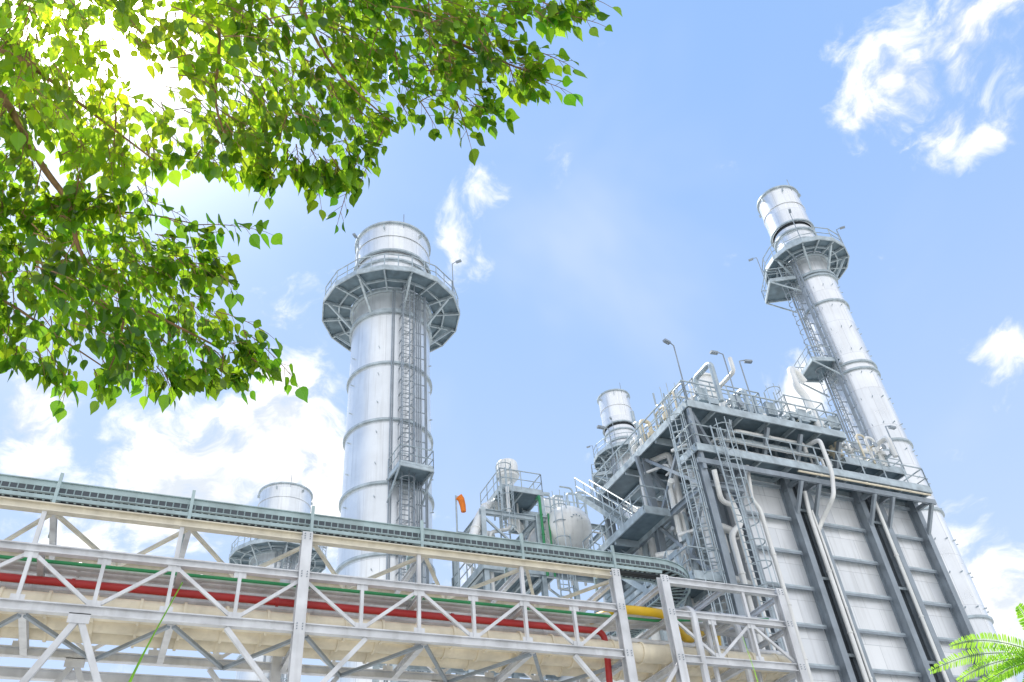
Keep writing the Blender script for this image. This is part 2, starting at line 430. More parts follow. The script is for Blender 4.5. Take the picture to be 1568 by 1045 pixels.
prism(DU,[(22.2,2),(22.2,17.4),(17.6,12.2),(14.0,9.0),(10,9.0),(10,3),(17,2)],26.2,34.5)
for k in range(7):
    t=k/6.; x=22.0-4.4*t; z=17.3-5.1*t
    obox(RI,(x,26.06,z-7),(x,26.06,z),.16,.2,V((0,1,0))); obox(RI,(x,26,z+.1),(x,34.5,z+.1),.16,.2)
for z in (6,8,10,12,14): obox(RI,(17.6 if z<12 else 17.6+(z-12)*.9,26.1,z),(22.0,26.1,z),.14,.12)
FX=20.4
for y in (24.0,27.9,31.6):
    ibeam(CO,(FX,y,GZ),(FX,y,20.5),.32,.32,.03,V((0,1,0)))
for z in (6.5,12.5,17.0):
    ibeam(CO,(FX,24.2,z),(FX,31.4,z),.2,.28,.025)
    ibeam(CO,(FX+.2,24,z),(22.3,24,z),.2,.28,.025)
for z0,z1 in ((6.6,12.4),(12.6,16.9),(17.1,20.4)):
    obox(CO,(FX,24.2,z0),(FX,27.7,z1),.14,.14); obox(CO,(FX+.02,27.7,z0),(FX+.02,24.2,z1),.14,.14)
    obox(CO,(FX,28.1,z0),(FX,31.4,z1),.14,.14)
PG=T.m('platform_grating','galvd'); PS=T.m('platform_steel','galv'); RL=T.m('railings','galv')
def deck(x0,x1,y0,y1,z,edge=.3,joist=1.2):
    box(PG,x0,x1,y0,y1,z-.05,z)
    for a,b in (((x0,y0),(x1,y0)),((x0,y1),(x1,y1)),((x0,y0+.04),(x0,y1-.04)),((x1,y0+.04),(x1,y1-.04))):
        obox(PS,(a[0],a[1],z-.1),(b[0],b[1],z-.1),.07,edge)
    n=max(1,int((x1-x0)/joist))
    for k in range(1,n): 
        x=x0+(x1-x0)*k/n; obox(PS,(x,y0+.04,z-.15),(x,y1-.04,z-.15),.09,.2)
    m=max(1,int((y1-y0)/2.4))
    for k in range(1,m):
        y=y0+(y1-y0)*k/m; obox(PS,(x0+.04,y,z-.22),(x1-.04,y,z-.22),.12,.3)
deck(20.1,33.4,23.6,25.0,18.6,.3,1.5)
rail(RL,[(20.1,25,18.6),(20.1,23.6,18.6),(33.4,23.6,18.6),(33.4,25.5,18.6)],1.1,1.3,.032)
obox(CO,(20.1,23.75,17.95),(33.5,23.75,17.95),.12,.24)
deck(20.1,29.0,23.5,32.0,20.8,.32,1.3)
rail(RL,[(29,25,20.8),(29,23.5,20.8),(20.1,23.5,20.8),(20.1,32,20.8),(23,32,20.8)],1.15,1.2,.036)
deck(29.2,33.0,24.2,29,19.9,.26,1.2)
rail(RL,[(29.2,24.2,19.9),(33.0,24.2,19.9),(33.0,29,19.9)],1.1,1.1,.032)
deck(22.5,26.5,25.5,30,23.0,.28,1.2)
rail(RL,[(26.5,30,23),(26.5,25.5,23),(22.5,25.5,23),(22.5,30,23)],1.1,1.1,.034)
deck(27.2,29.6,24.6,27,22.4,.24,1.2)
rail(RL,[(29.6,27,22.4),(29.6,24.6,22.4),(27.2,24.6,22.4),(27.2,27,22.4)],1.1,1.1,.032)
for x,y in ((22.6,25.6),(26.4,25.6),(22.6,29.9),(26.4,29.9),(27.3,24.7),(29.4,24.7)): obox(PS,(x,y,20.0),(x,y,22.2 if x>27 else 22.9),.16,.16)
for x in (22.45,25.45,26.45,29.65,30.75,33.15):
    obox(CO,(x,24.7,16.4),(x,23.7,17.8),.14,.16); obox(CO,(x,24.75,17.95),(x,23.9,17.95),.14,.2)
for y in (23.8,27.9,31.6):
    obox(CO,(22.3,y if y>25 else 24.5,17.3),(20.4,y,20.45),.2,.24)
    obox(CO,(20.4,y,17.6),(19.9 if y>25 else 20.2,y-.2,20.5),.16,.16)
for x in (22.5,24.6,26.5,28.8):
    obox(CO,(x,24.9,18.9),(x,23.8,20.5),.16,.18); obox(CO,(x,24.95,18.7),(x,24.95,20.5),.18,.18)
for a,b in ((22.5,24.6),(26.5,28.8)):
    obox(CO,(a,25.05,18.8),(b,25.05,20.4),.14,.14); obox(CO,(b,25.15,18.8),(a,25.15,20.4),.14,.14)
for k,y in enumerate((25.2,26.6,29.2,30.4)):
    pipe(T.m('roof_pipes','white',True),[(20.9,y,13),(20.9,y,19.6-.3*k),(22.6,y,19.6-.3*k),(24,y+.4,19.6-.3*k)],.2,10)
deck(18.9,20.2,26.5,32,17.0,.26,1.0)
rail(RL,[(20.2,26.5,17),(18.9,26.5,17),(18.9,32,17)],1.1,1.0,.032)
deck(18.9,20.2,24.2,27,13.0,.26,1.0); rail(RL,[(20.2,24.2,13),(18.9,24.2,13),(18.9,27,13)],1.1,1.0,.032)
deck(17.9,20.2,25.2,31,9.2,.26,1.0); rail(RL,[(20.2,25.2,9.2),(17.9,25.2,9.2),(17.9,31,9.2)],1.1,1.0,.032)
ST=T.m('stairs','galv')
def stair(x,y0,z0,y1,z1,w=.85):
    n=int(abs(z1-z0)/.2)
    for e in (-w/2,w/2):
        obox(ST,(x+e,y0,z0),(x+e,y1,z1),.05,.24)
        rail(RL,[(x+e,y0,z0),(x+e,y1,z1)],1.0,1.1,.03,toe=False)
    for k in range(1,n):
        t=k/n; y=y0+(y1-y0)*t; z=z0+(z1-z0)*t
        obox(ST,(x-w/2+.03,y,z),(x+w/2-.03,y,z),.24,.035)
stair(19.5,32.2,20.8,28.4,17.1); stair(19.4,31.5,17.0,26.8,13.1); stair(18.6,24.6,13,29,9.3)
ladder(RL,(20.0,24.4),9,20.8,(-.6,-.8),.03); ladder(RL,(21.3,23.5),10,18.6,(0,-1),.03); ladder(RL,(27.0,25.3),19.9,23,(-.3,-1),.028)
VP=T.m('riser_pipes','white',True)
pipe(VP,[(22.9,24.0,18.3),(22.9,24.3,16.8),(23.2,24.3,16.4),(23.2,24.35,8),(23.2,24.35,GZ)],.10,12,R=.3,flange=2.4)
pipe(VP,[(21.9,24.5,17),(21.9,24.2,15.4),(21.2,24.2,15),(21.2,24.2,6)],.13,12,R=.4,flange=2)
pipe(VP,[(25.95,24.2,17.6),(25.95,24.35,16.5),(25.95,24.35,GZ)],.10,12,R=.4,flange=2.6)
pipe(VP,[(26.2,24.4,16.8),(26.25,24.4,15.2),(26.25,24.4,GZ)],.06,12,R=.4,flange=3.1)
pipe(VP,[(30.2,24.3,17.9),(30.2,24.3,GZ)],.09,10,flange=3)
CP=T.m('conduits','cream',True)
pipe(VP,[(27.0,24.4,20.2),(27.0,23.3,20.0),(27.0,23.3,18.2),(26.6,23.3,17.0),(26.5,24.3,16.3),(26.3,24.5,15.9)],.10,12,R=.25,flange=2)
pipe(CP,[(25.2,23.45,18.1),(33.0,23.45,18.1)],.05,10,R=.2,flange=1.5)
pipe(VP,[(20.6,23.5,17.4),(20.9,23.9,16.2),(21.7,24.2,16.3),(21.7,24.2,10)],.11,10,R=.3,flange=1.5)
for z in (15.5,13.2,11,9):
    pipe(VP,[(20.9,24.6,z-1.2),(20.9,24.6,z),(22.2,25.0,z)],.17,10,R=.4)
RF=T.m('roof_vessels','white',True)
def vessel(cx,cy,r,z0,z1,flange=True):
    lathe(RF,cx,cy,[(r*.55,z0),(r*.6,z0+.3),(r,z0+.5),(r,z1-.25),(r*.8,z1-.08),(0.02,z1)],24)
    if flange:
        for z in (z0+.6,(z0+z1)/2,z1-.3): lathe(RF,cx,cy,[(r,z-.04),(r+.07,z-.04),(r+.07,z+.04),(r,z+.04)],24)
vessel(24.7,27.2,.58,23.3,26.0); vessel(23.6,28.5,.8,20.9,24.0); vessel(26.4,29,.7,21,23.8); vessel(28.4,28,.6,19.5,23.9)
vessel(22.0,30,.5,21,23.4)
dr=T.m('steam_drum','white',True)
i0=len(dr.v); pr=[(0.02,21.3),(.6,21.45),(.9,21.8),(.95,22.2),(.95,30),(.9,30.4),(.6,30.75),(.02,30.9)]
n=28
for r,x in pr:
    for k in range(n):
        t=2*math.pi*k/n; dr.v.append((x+.6,32.5+r*math.cos(t),21.6+r*math.sin(t)))
for j in range(len(pr)-1):
    for k in range(n):
        a=i0+j*n+k;b=i0+j*n+(k+1)%n; dr.f.append((a,b,b+n,a+n))
RP=T.m('roof_pipes','white',True)
pipe(RP,[(31.2,26.5,19.5),(31.0,26.6,25.6),(30.6,26.6,26.2),(30.8,26.8,27.7),(31.5,27.1,27.9),(31.9,27.1,27.2)],.20,14,R=.8)
pipe(RP,[(30.0,25.2,19.5),(30.0,25.2,21.6),(32,25.2,21.4),(33.2,25.4,22.0),(34.0,26,21)],.13,12,R=.4,flange=1.2)
pipe(RP,[(32.8,27,20),(32.8,27,22.2),(34.2,27,22.4),(34.2,27,16)],.13,12,R=.5)
rnd=random.Random(3)
SR=T.m('silver_roof_pipes','galv',True); CR=T.m('cream_roof_pipes','cream',True)
for k in range(84):
    x=rnd.uniform(20.5,32.6); y=rnd.uniform(23.9,29.5); z=20.8 if x<29 else 19.9
    h=rnd.uniform(.7,2.5); r=rnd.choice((.04,.05,.07,.1,.13))
    PP=rnd.choice((RP,RP,SR,SR,CR))
    dx=rnd.uniform(-1.6,1.6) if rnd.random()<.5 else 0; dy=0 if dx else rnd.uniform(-1.5,1.5)
    pipe(PP,[(x,y,z),(x,y,z+h),(x+dx,y+dy,z+h),(x+dx,y+dy,z+h*rnd.choice((.1,.1,1.35)))],r,8,R=.25)
    tube(PP,(x,y,z+h*.45),(x,y,z+h*.6),r*2.1,10)
    if rnd.random()<.5:
        tube(PP,(x,y,z+h*.52),(x,y-.4,z+h*.52),.04,6); tube(T.m('valve_wheels','col' if rnd.random()<2 else 'green'),(x,y-.4,z+h*.52),(x,y-.43,z+h*.52),.15,10)
for k in range(5):
    x=21+k*1.9; box(T.m('junction_boxes','galv'),x,x+.5,23.62,23.8,21.2,21.9)
# horizontal runs of small pipe under the upper deck
for k in range(9):
    z=19.0+.16*k; y=24.2+.12*(k%4); r=.05+.02*(k%3)
    pipe(SR if k%2 else RP,[(20.6+.3*k,y+2.5,z),(20.6+.3*k,y,z),(28.5-.2*k,y,z),(28.5-.2*k,y,z-.5)],r,8,R=.2,flange=2)
for k in range(40):
    x=rnd.uniform(20.5,22.0); y=rnd.uniform(24.2,31); z=rnd.uniform(8.5,18); h=rnd.uniform(1,3.2); r=rnd.choice((.05,.07,.1,.14))
    PP=rnd.choice((RP,VP,SR))
    pipe(PP,[(x,y,z),(x,y,z+h),(x-rnd.uniform(-.5,.8),y+rnd.uniform(-1.2,1.2),z+h)],r,8,R=.25)
LP=T.m('lamps','col')
lamp(LP,(20.2,23.5,20.8),3.2,(-1,-.3)); lamp(LP,(23.1,23.6,20.8),3.5,(-1,.1)); lamp(LP,(24.1,23.7,20.8),3.4,(1,-.2)); lamp(LP,(33.0,24.2,19.9),2.6,(1,0)); lamp(LP,(20.2,30,20.8),2.8,(-1,0))
T.done()

# ------------------------------------------------------------------ central vessel structure
T=Thing('process_vessel_structure',(18,36,GZ))
CO=T.m('frame','galv'); PG=T.m('platform_grating','galvd'); PS=T.m('platform_steel','galv'); RL=T.m('railings','galv')
for x in (14.6,17.6,21.6):
    for y in (34,38): ibeam(CO,(x,y,GZ),(x,y,20.4),.25,.25,.03)
for z in (14,17.2,20.2):
    for y in (34,38): ibeam(CO,(14.6,y,z),(21.6,y,z),.18,.25,.025)
    for x in (14.6,17.6,21.6): ibeam(CO,(x,34.15,z-.01),(x,37.85,z-.01),.18,.22,.025)
for y in (34,38):
    for a,b in ((14.6,17.6),(17.6,21.6)):
        obox(CO,(a,y+.02,14.2),(b,y+.02,17.0),.1,.1); obox(CO,(b,y+.05,17.4),(a,y+.05,20),.1,.1)
deck(14.4,18.2,33.8,38.2,17.3,.26,1.2); rail(RL,[(18.2,33.8,17.3),(14.4,33.8,17.3),(14.4,38,17.3)],1.1,1.1,.034)
deck(18.0,22.0,36.4,38.4,21.9,.26,1.2); rail(RL,[(18,36.4,21.9),(22,36.4,21.9),(22,38.4,21.9)],1.1,1.0,.034)
for x in (18.2,21.8): obox(CO,(x,36.5,20.4),(x,36.5,21.7),.18,.18)
deck(16,18.4,34.6,37.4,22.2,.2,1.1); rail(RL,[(18.4,37.4,22.2),(18.4,34.6,22.2),(16,34.6,22.2),(16,37.4,22.2)],1.1,1.0,.03)
for x in (16.1,18.3):
    for y in (34.7,37.3): obox(CO,(x,y,20.3),(x,y,22.1),.16,.16)
RF=T.m('vessels','white',True)
def vess(cx,cy,r,z0,z1): lathe(RF,cx,cy,[(r*.5,z0),(r,z0+.35),(r,z1-.12),(r*.93,z1),(0.02,z1+.05)],28); lathe(RF,cx,cy,[(r,z0+.5),(r+.06,z0+.5),(r+.06,z0+.6),(r,z0+.6)],28)
vess(17.1,36,.6,23.3,24.6); tube(RF,(17.1,36,22.2),(17.1,36,23.5),.3,14)
vess(20.4,37.4,.75,21.4,23.4); vess(16.0,37,.5,17.3,20.6)
i0=len(RF.v); n=32; pr=[(.02,32.9),(.5,32.97),(.95,33.2),(1.2,33.6),(1.28,34.0),(1.28,37.6),(1.1,38.2),(.02,38.5)]
for r,y in pr:
    for k in range(n):
        t=2*math.pi*k/n; RF.v.append((19.3+r*math.cos(t),y,19.8+r*math.sin(t)))
for j in range(len(pr)-1):
    for k in range(n):
        a=i0+j*n+k;b=i0+j*n+(k+1)%n; RF.f.append((a,a+n,b+n,b))
for y in (34.1,35,36): tube(RF,(19.3,y,19.8),(19.3,y+.07,19.8),1.34,32)
for k in range(5):
    t=math.radians(-60+30*k); tube(CO,(19.3+.3*math.sin(t),32.88,19.8+.3*math.cos(t)),(19.3+1.33*math.sin(t),34.0,19.8+1.33*math.cos(t)),.03,5)
pipe(RF,[(13.6,33.9,17.4),(14.6,34.3,20.2),(15.6,35.2,21.5),(17.4,36.6,21.7),(18.6,37.4,21.0)],.24,14,R=.8,flange=1.1)
pipe(RF,[(15.0,34.2,15),(15.0,34.2,19.2),(16.2,34.3,19.6),(16.2,34.3,22)],.10,10)
G=T.m('green_pipes','green',True)
pipe(G,[(17.7,33.7,17.0),(17.7,33.7,21.4),(17.9,34.4,21.6)],.07,10,flange=1.2); pipe(G,[(18.1,33.7,17.0),(18.1,33.7,20.4)],.05,8)
rnd=random.Random(5)
for k in range(44):
    x=rnd.uniform(14.6,21.6); y=rnd.uniform(33.9,36.5); z=rnd.choice((17.3,14,20.4)); h=rnd.uniform(1,2.6)
    pipe(RF if k%2 else CO,[(x,y,z),(x,y,z+h),(x+rnd.uniform(-1,1),y,z+h)],rnd.choice((.05,.07,.12)),8,R=.25)
ladder(RL,(18.6,33.8),14,20.4,(0,-1),.03); ladder(RL,(16,34.5),17.3,22.2,(0,-1),.03)
T.done()
T=Thing('windsock',(14.0,36,GZ)); W=T.m('pole','galv'); tube(W,(14.0,36,GZ),(14.0,36,22.1),.05,8)
for z in (4,10,16,20): tube(W,(14,36,z),(14.6,36.0,z),.04,5)
S=T.m('sock','orange',True); ptube(S,[(14.12,35.9,22.0),(14.25,35.9,21.85),(14.33,35.9,21.5),(14.36,35.9,21.15)],.2,12,.13); tube(W,(14,36,22.05),(14.14,35.9,22.0),.03,5)
T.done()
T=Thing('duct_support_frame',(13,33,GZ)); CO=T.m('frame','galv')
for x in (9,12,15,18):
    for y in (30,32.5): ibeam(CO,(x,y,GZ),(x,y,12),.22,.22,.03)
for z in (8.8,11.8):
    for y in (30,32.5): ibeam(CO,(9,y,z),(18,y,z),.16,.22,.02)
rail(T.m('railings','galv'),[(9,30,12),(18,30,12)],1.1,1.2,.03)
WP=T.m('pipes','white',True)
for y,z,r in ((30.6,12.3,.25),(31.3,12.3,.2),(31.9,12.4,.3),(30.8,9.2,.2)): pipe(WP,[(6,y,z),(20,y,z)],r,12,flange=2)
T.done()

# ------------------------------------------------------------------ ground
T=Thing('ground',(0,0,GZ)); G=T.m('ground_sheet','ground'); S=3000
G.v=[(-S,-S,GZ),(S,-S,GZ),(S,S,GZ),(-S,S,GZ)]; G.f=[(0,1,2,3)]; T.done()

# ------------------------------------------------------------------ tree
T=Thing('bodhi_tree',(-3.2,4.5,GZ))
O=V((1.555,3.077,2.894)); A=V((.9169,-.392,-.0758)); B=V((-.2002,-.6158,.7623)); N=V((.3455,.6837,.6430))
def cr(a,b,c=0): return O+A*(a*.1)+B*(b*.1)+N*c     # canopy frame, decimetres
m1=[(-31.3,22.7),(5.2,22.7),(4.2,17.4),(.4,16.7),(2.2,13.8),(.0,13.4),(-1.7,12.2),(-2.6,11.2),(-3.3,12),(-5.1,12.6),(-6.9,10.9),(-7.9,9.4),(-9.0,7.4),(-10.2,8.6),(-12.2,9),(-14.1,8.2),(-15.5,9.2),(-17.8,9.5),(-19.6,8.9),(-20,7),(-31.3,6.8)]
m2=[(-31.3,7.4),(-20,7.9),(-18.7,5.8),(-16.5,5.8),(-15.0,5.2),(-15.8,4),(-16.5,2.9),(-15.8,1.1),(-13.7,-.3),(-12.6,-1.8),(-14,-2),(-15.5,-2.2),(-18.2,-2.2),(-21.4,-2.9),(-24.2,-2.9),(-25.6,-1.6),(-27.8,-.9),(-31.3,-.9)]
def inside(p,poly):
    x,y=p;c=False;j=len(poly)-1
    for i in range(len(poly)):
        xi,yi=poly[i];xj,yj=poly[j]
        if (yi>y)!=(yj>y) and x<(xj-xi)*(y-yi)/(yj-yi)+xi: c=not c
        j=i
    return c
def edist(p,poly):
    best=99
    for (x0,y0),(x1,y1) in zip(poly,poly[1:]+poly[:1]):
        if (x0<-31 and x1<-31) or (y0>22 and y1>22): continue
        dx,dy=x1-x0,y1-y0;t=max(0,min(1,((p[0]-x0)*dx+(p[1]-y0)*dy)/(dx*dx+dy*dy+1e-9)))
        best=min(best,math.hypot(p[0]-x0-dx*t,p[1]-y0-dy*t))
    return best
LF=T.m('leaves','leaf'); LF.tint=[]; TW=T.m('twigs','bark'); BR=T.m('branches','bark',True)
half=[(.0,.0),(.04,.22),(.18,.40),(.38,.43),(.58,.31),(.76,.14),(1.0,0)]
rt=random.Random(11)
def leaf(P,base,d,nrm,L,tint):
    d=d.normalized(); s=d.cross(nrm)
    if s.length<1e-3: s=d.cross(V((1,0,0)))
    s.normalize(); n=s.cross(d); i=len(P.v); fold=rt.uniform(.1,.35); curl=rt.uniform(-.05,.22)
    pts=[]
    for x,y in half: pts.append((x,y,1))
    for x,y in half[1:-1]: pts.append((x,-y,1))
    pts.append((.4,0,0))
    for x,y,_ in pts:
        q=base+d*(x*L)+s*(y*L*.86)+n*((abs(y)*fold-curl*x*x)*L); P.v.append(tuple(q)); P.tint.append(tint)
    P.f.append((i,i+1,i+2,i+3,i+12)); P.f.append((i+12,i+3,i+4,i+5,i+6))
    P.f.append((i,i+12,i+9,i+8,i+7)); P.f.append((i+12,i+6,i+11,i+10,i+9))
sund=V((-251.6,812.7,1249.8)).normalized()
down=V((0,0,-1))
def spray(p0,p1,nl,L,bright=1.0,yell=0):
    p0=V(p0);p1=V(p1); d=(p1-p0); ln=d.length; dn=d.normalized()
    mid=(p0+p1)/2+V((0,0,ln*.12)); pts=[p0*(1-t)**2+mid*2*t*(1-t)+p1*t*t for t in [k/5 for k in range(6)]]
    ptube(TW,pts,.004,4,.0016)
    s=dn.cross(V((0,0,1))); s=s.normalized() if s.length>.1 else V((1,0,0))
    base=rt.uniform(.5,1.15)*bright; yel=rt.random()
    for k in range(nl):
        t=(k+.8)/nl; q=p0*(1-t)**2+mid*2*t*(1-t)+p1*t*t
        side=1 if k%2 else -1
        pet=(dn*.5+s*side*rt.uniform(.5,1.0)+V((rt.uniform(-.4,.4),rt.uniform(-.4,.4),rt.uniform(-.5,.15)))).normalized()
        if k==nl-1: pet=(dn+down*.3).normalized()
        pl=L*rt.uniform(.35,.6); e=q+pet*pl+down*pl*.15
        tube(TW,q,e,.0014,3,cap=False)
        ld=pet*.55+down*rt.uniform(.2,.95)+dn*.25
        nr=V((rt.gauss(0,.65),rt.gauss(0,.65),1)) 
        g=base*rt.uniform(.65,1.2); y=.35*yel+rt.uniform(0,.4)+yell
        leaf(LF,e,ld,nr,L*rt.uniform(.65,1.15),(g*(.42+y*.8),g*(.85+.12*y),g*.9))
from mathutils import noise
def fill(poly,num,orig):
    xs=[p[0] for p in poly]; ys=[p[1] for p in poly]; k=0; tries=0
    while k<num and tries<num*40:
        tries+=1
        p=(rt.uniform(min(xs),max(xs)),rt.uniform(min(ys),max(ys)))
        if not inside(p,poly): continue
        ed=edist(p,poly)
        if noise.noise(V((p[0]*.28,p[1]*.28,3.3)))<-.3 and ed>1.2 and rt.random()<.75: continue
        if math.hypot(p[0]+22.8,p[1]-17.6)<2.0 and rt.random()<.85: continue
        c=rt.uniform(-1,1)*min(9.0,ed*1.6)*.1
        if c<-.5:c*=.5
        out=V((p[0]-orig[0],p[1]-orig[1])).normalized(); out=V((out.x+rt.gauss(0,.55),out.y-.35+rt.gauss(0,.45))).normalized()
        ln=rt.uniform(1.4,2.8)
        ln=min(ln,max(1.0,ed*.8))
        q0=(p[0]-out.x*ln*.6,p[1]-out.y*ln*.6); q1=(p[0]+out.x*ln*.4,p[1]+out.y*ln*.4)
        if not inside(q1,poly): continue
        nearsun=math.exp(-((p[0]+21)**2+(p[1]-16)**2)/80.)  # backlit glow painted into leaf tint: brighter and yellower around the sun
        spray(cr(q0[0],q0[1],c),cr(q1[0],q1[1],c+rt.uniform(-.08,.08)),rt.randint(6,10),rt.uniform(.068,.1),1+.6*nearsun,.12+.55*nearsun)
        k+=1
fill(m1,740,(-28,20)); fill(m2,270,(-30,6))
for a,b,n in (((2.0,17.8),(4.7,17.2),9),((.4,14.4),(2.9,13.6),10),((-3,13),(-2.3,10.8),9),((-8.2,10.4),(-9.4,6.6),13),((-17,6.3),(-13.3,5.9),13),((-14.6,.6),(-11.7,-2.2),14),
              ((-20,-1),(-22.2,-3),10),((-20.3,8.4),(-19.6,6.8),6),((-2,12.8),(-.6,12.1),7),((-17.1,-1),(-14.4,-2.5),10),((-24,-1.5),(-24.3,-3.1),6),((-7,11.4),(-8.2,8.6),10),((1,15.8),(3.0,15.0),9),((-12.5,9.8),(-13.6,7.9),9),((-15.8,3.6),(-15.0,2.8),6),((-16.0,1.6),(-13.2,.4),10),((-5,13),(-4.2,11.7),6),((2.5,19.2),(5.0,18.3),9),((-10.8,9.5),(-10.4,7.7),8),((-19,-1.4),(-18.4,-2.9),8),
              ((-19.8,7.6),(-17.6,6.6),8),((-18.6,6.6),(-16.6,5.6),9)):
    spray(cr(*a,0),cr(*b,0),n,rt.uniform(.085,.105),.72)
def branch(pts,r0,r1):
    ptube(BR,fillet(pts,.25,5),r0,8,r1)
branch([cr(-33,17),cr(-27.8,13.9),cr(-25.6,9.6),cr(-23.3,7.2,-.1),cr(-23.1,4.7,-.1),cr(-20.7,2.2,-.05),cr(-16,-.3)],.024,.006)
branch([cr(-23.3,7.2,.1),cr(-20,7.0,.05),cr(-17,6.3)],.006,.003)
branch([cr(-12.2,23.5,.1),cr(-10.9,17,-.2),cr(-9.2,13.9,-.2),cr(-6.5,11.8)],.013,.004)
branch([cr(-18,23.5,.1),cr(-15,16.4,-.2),cr(-15.5,11.8,-.2),cr(-14.5,9.5)],.012,.004)
branch([cr(-9.3,23.5,.1),cr(-5,17,0),cr(-.9,15.3),cr(2.0,14.1)],.012,.004)
branch([cr(-33,16),cr(-26,15.2,-.25),cr(-22,12,-.2),cr(-19,9.5)],.015,.005)
branch([cr(-33,3),cr(-28,2.6,0),cr(-25,.5),cr(-22,-1.5)],.012,.004)
branch([cr(-20.7,2.2,-.05),cr(-21.2,0),cr(-22,-2)],.008,.004)
tt=V((-2.9,4.2,2.6)); hub=cr(-36,24)
ptube(BR,[(-3.2,4.5,GZ-.1),(-3.15,4.45,-.9),(-3.0,4.35,.6),tt,(tt+hub)/2+V((-.1,0,0)),hub],.20,14,.08)
for s0,tgt,r in ((tt,cr(-33,17),.03),(tt,cr(-33,16),.03),(tt,cr(-33,3),.02),(hub,cr(-18,23.5,.1),.02),(hub,cr(-12.2,23.5,.1),.02),(hub,cr(-9.3,23.5,.1),.02)):
    mid=(s0+tgt)/2+V((-.1,-.1,.3)); ptube(BR,[s0*(1-t)**2+mid*2*t*(1-t)+tgt*t*t for t in [k/8 for k in range(9)]],.05,10,r*.6)
T.done()

# ------------------------------------------------------------------ shrub with feathery fronds (bottom right)
T=Thing('mimosa_shrub',(3.15,2.05,GZ)); F=T.m('leaflets','frond'); F.tint=[]; S=T.m('stems','stem')
def frond(p0,p1,arch=.05,W=.03):
    p0=V(p0);p1=V(p1);mid=(p0+p1)/2+V((0,0,arch*2)); Q=lambda t:p0*(1-t)**2+mid*2*t*(1-t)+p1*t*t
    ptube(S,[Q(k/8) for k in range(9)],.0022,5,.0008)
    n=58
    for k in range(4,n+1):
        t=k/n; q=Q(t); d=(Q(min(1,t+.02))-Q(t-.02)).normalized(); s=d.cross(V((.35,.68,.64))).normalized()
        w=W*math.sin(math.pi*min(1,.15+t*.82))**.6+.005
        for e in (-1,1):
            dd=(s*e+d*.4+V((rt.uniform(-.15,.15),rt.uniform(-.15,.15),rt.uniform(-.3,.0)))).normalized(); wn=d*.0025
            i=len(F.v); g=rt.uniform(.8,1.25)
            for z in (q,q+dd*w*.3+wn,q+dd*w*.8+wn*.9,q+dd*w,q+dd*w*.8-wn*.9,q+dd*w*.3-wn): F.v.append(tuple(z)); F.tint.append((g*rt.uniform(.85,1.2),g,g))
            F.f.append((i,i+1,i+2,i+3,i+4,i+5))
c=V((3.02,1.98,.90))
ptube(S,[(3.15,2.05,GZ),(3.2,2.05,-.4),(3.12,2.0,.5),c],.014,7,.005)
for tip,a in (((2.66,2.19,.905),.04),((2.70,2.10,.965),.04),((2.85,2.14,.84),.03),((2.90,1.92,1.06),.03),((2.74,2.16,.865),.03),((3.1,1.85,1.08),.04),((2.92,2.06,.80),.02),((3.25,2.2,1.0),.04),((3.3,1.9,.95),.04),((2.80,2.16,.835),.02)):
    frond(c,tip,a)
T.done()
def stalk(pts,r):
    T=Thing('grass_stalk',pts[0]); P=T.m('blade','frond'); P.tint=[]
    Q=fillet(pts,.4,5)
    for k,q in enumerate(Q):
        w=r*(1-.85*k/(len(Q)-1)); P.v+= [(q.x-w,q.y,q.z),(q.x+w*.2,q.y-.4*w,q.z+w*.3),(q.x+w,q.y+.1*w,q.z)]; P.tint+=[(.8,.9,.8)]*3
    for k in range(len(Q)-1):
        a=k*3; P.f+=[(a,a+1,a+4,a+3),(a+1,a+2,a+5,a+4)]
    T.done()
stalk([(-.25,2.8,GZ),(-.12,2.62,0),(.006,2.236,.73),(.08,2.04,.905)],.009)
stalk([(1.6,1.9,GZ),(1.5,1.8,0),(1.40,1.64,.61),(1.34,1.585,.70)],.004)

# ------------------------------------------------------------------ world / sky
w=bpy.data.worlds.new('World'); scene.world=w; w.use_nodes=True
nt=w.node_tree; n=nt.nodes; L=nt.links
for x in list(n): n.remove(x)
out=n.new('ShaderNodeOutputWorld'); bg=n.new('ShaderNodeBackground'); STR=.14
bg.inputs['Strength'].default_value=STR; L.new(bg.outputs[0],out.inputs[0])
sky=n.new('ShaderNodeTexSky'); sky.sky_type='NISHITA'; sky.sun_disc=False
sky.sun_elevation=math.radians(55.7); sky.sun_rotation=math.radians(-17.2)
tc=n.new('ShaderNodeTexCoord'); D=tc.outputs['Generated']
def math_(op,a,b=None,c=None):
    m=n.new('ShaderNodeMath'); m.operation=op
    for k,s in enumerate((a,b,c)):
        if s is None: continue
        if hasattr(s,'node'): L.new(s,m.inputs[k])
        else: m.inputs[k].default_value=s
    return m.outputs[0]
def vm(op,a,b=None):
    m=n.new('ShaderNodeVectorMath'); m.operation=op
    for k,s in enumerate((a,b)):
        if s is None: continue
        if hasattr(s,'node'): L.new(s,m.inputs[k])
        else: m.inputs[k].default_value=s
    return m
def mr(s,a,b,c,d,smooth=True):
    m=n.new('ShaderNodeMapRange'); m.interpolation_type='SMOOTHSTEP' if smooth else 'LINEAR'
    L.new(s,m.inputs[0]); 
    for k,x in zip((1,2,3,4),(a,b,c,d)): m.inputs[k].default_value=x
    return m.outputs[0]
def mix(f,a,b,kind='MIX'):
    m=n.new('ShaderNodeMix'); m.data_type='RGBA'; m.blend_type=kind
    for k,s in ((0,f),(6,a),(7,b)):
        if hasattr(s,'node'): L.new(s,m.inputs[k])
        elif k==0: m.inputs[0].default_value=s
        else: m.inputs[k].default_value=(*s,1)
    return m.outputs[2]
sep=n.new('ShaderNodeSeparateXYZ'); L.new(D,sep.inputs[0]); z=sep.outputs[2]
def K(r,g,b): return (r/STR,g/STR,b/STR)
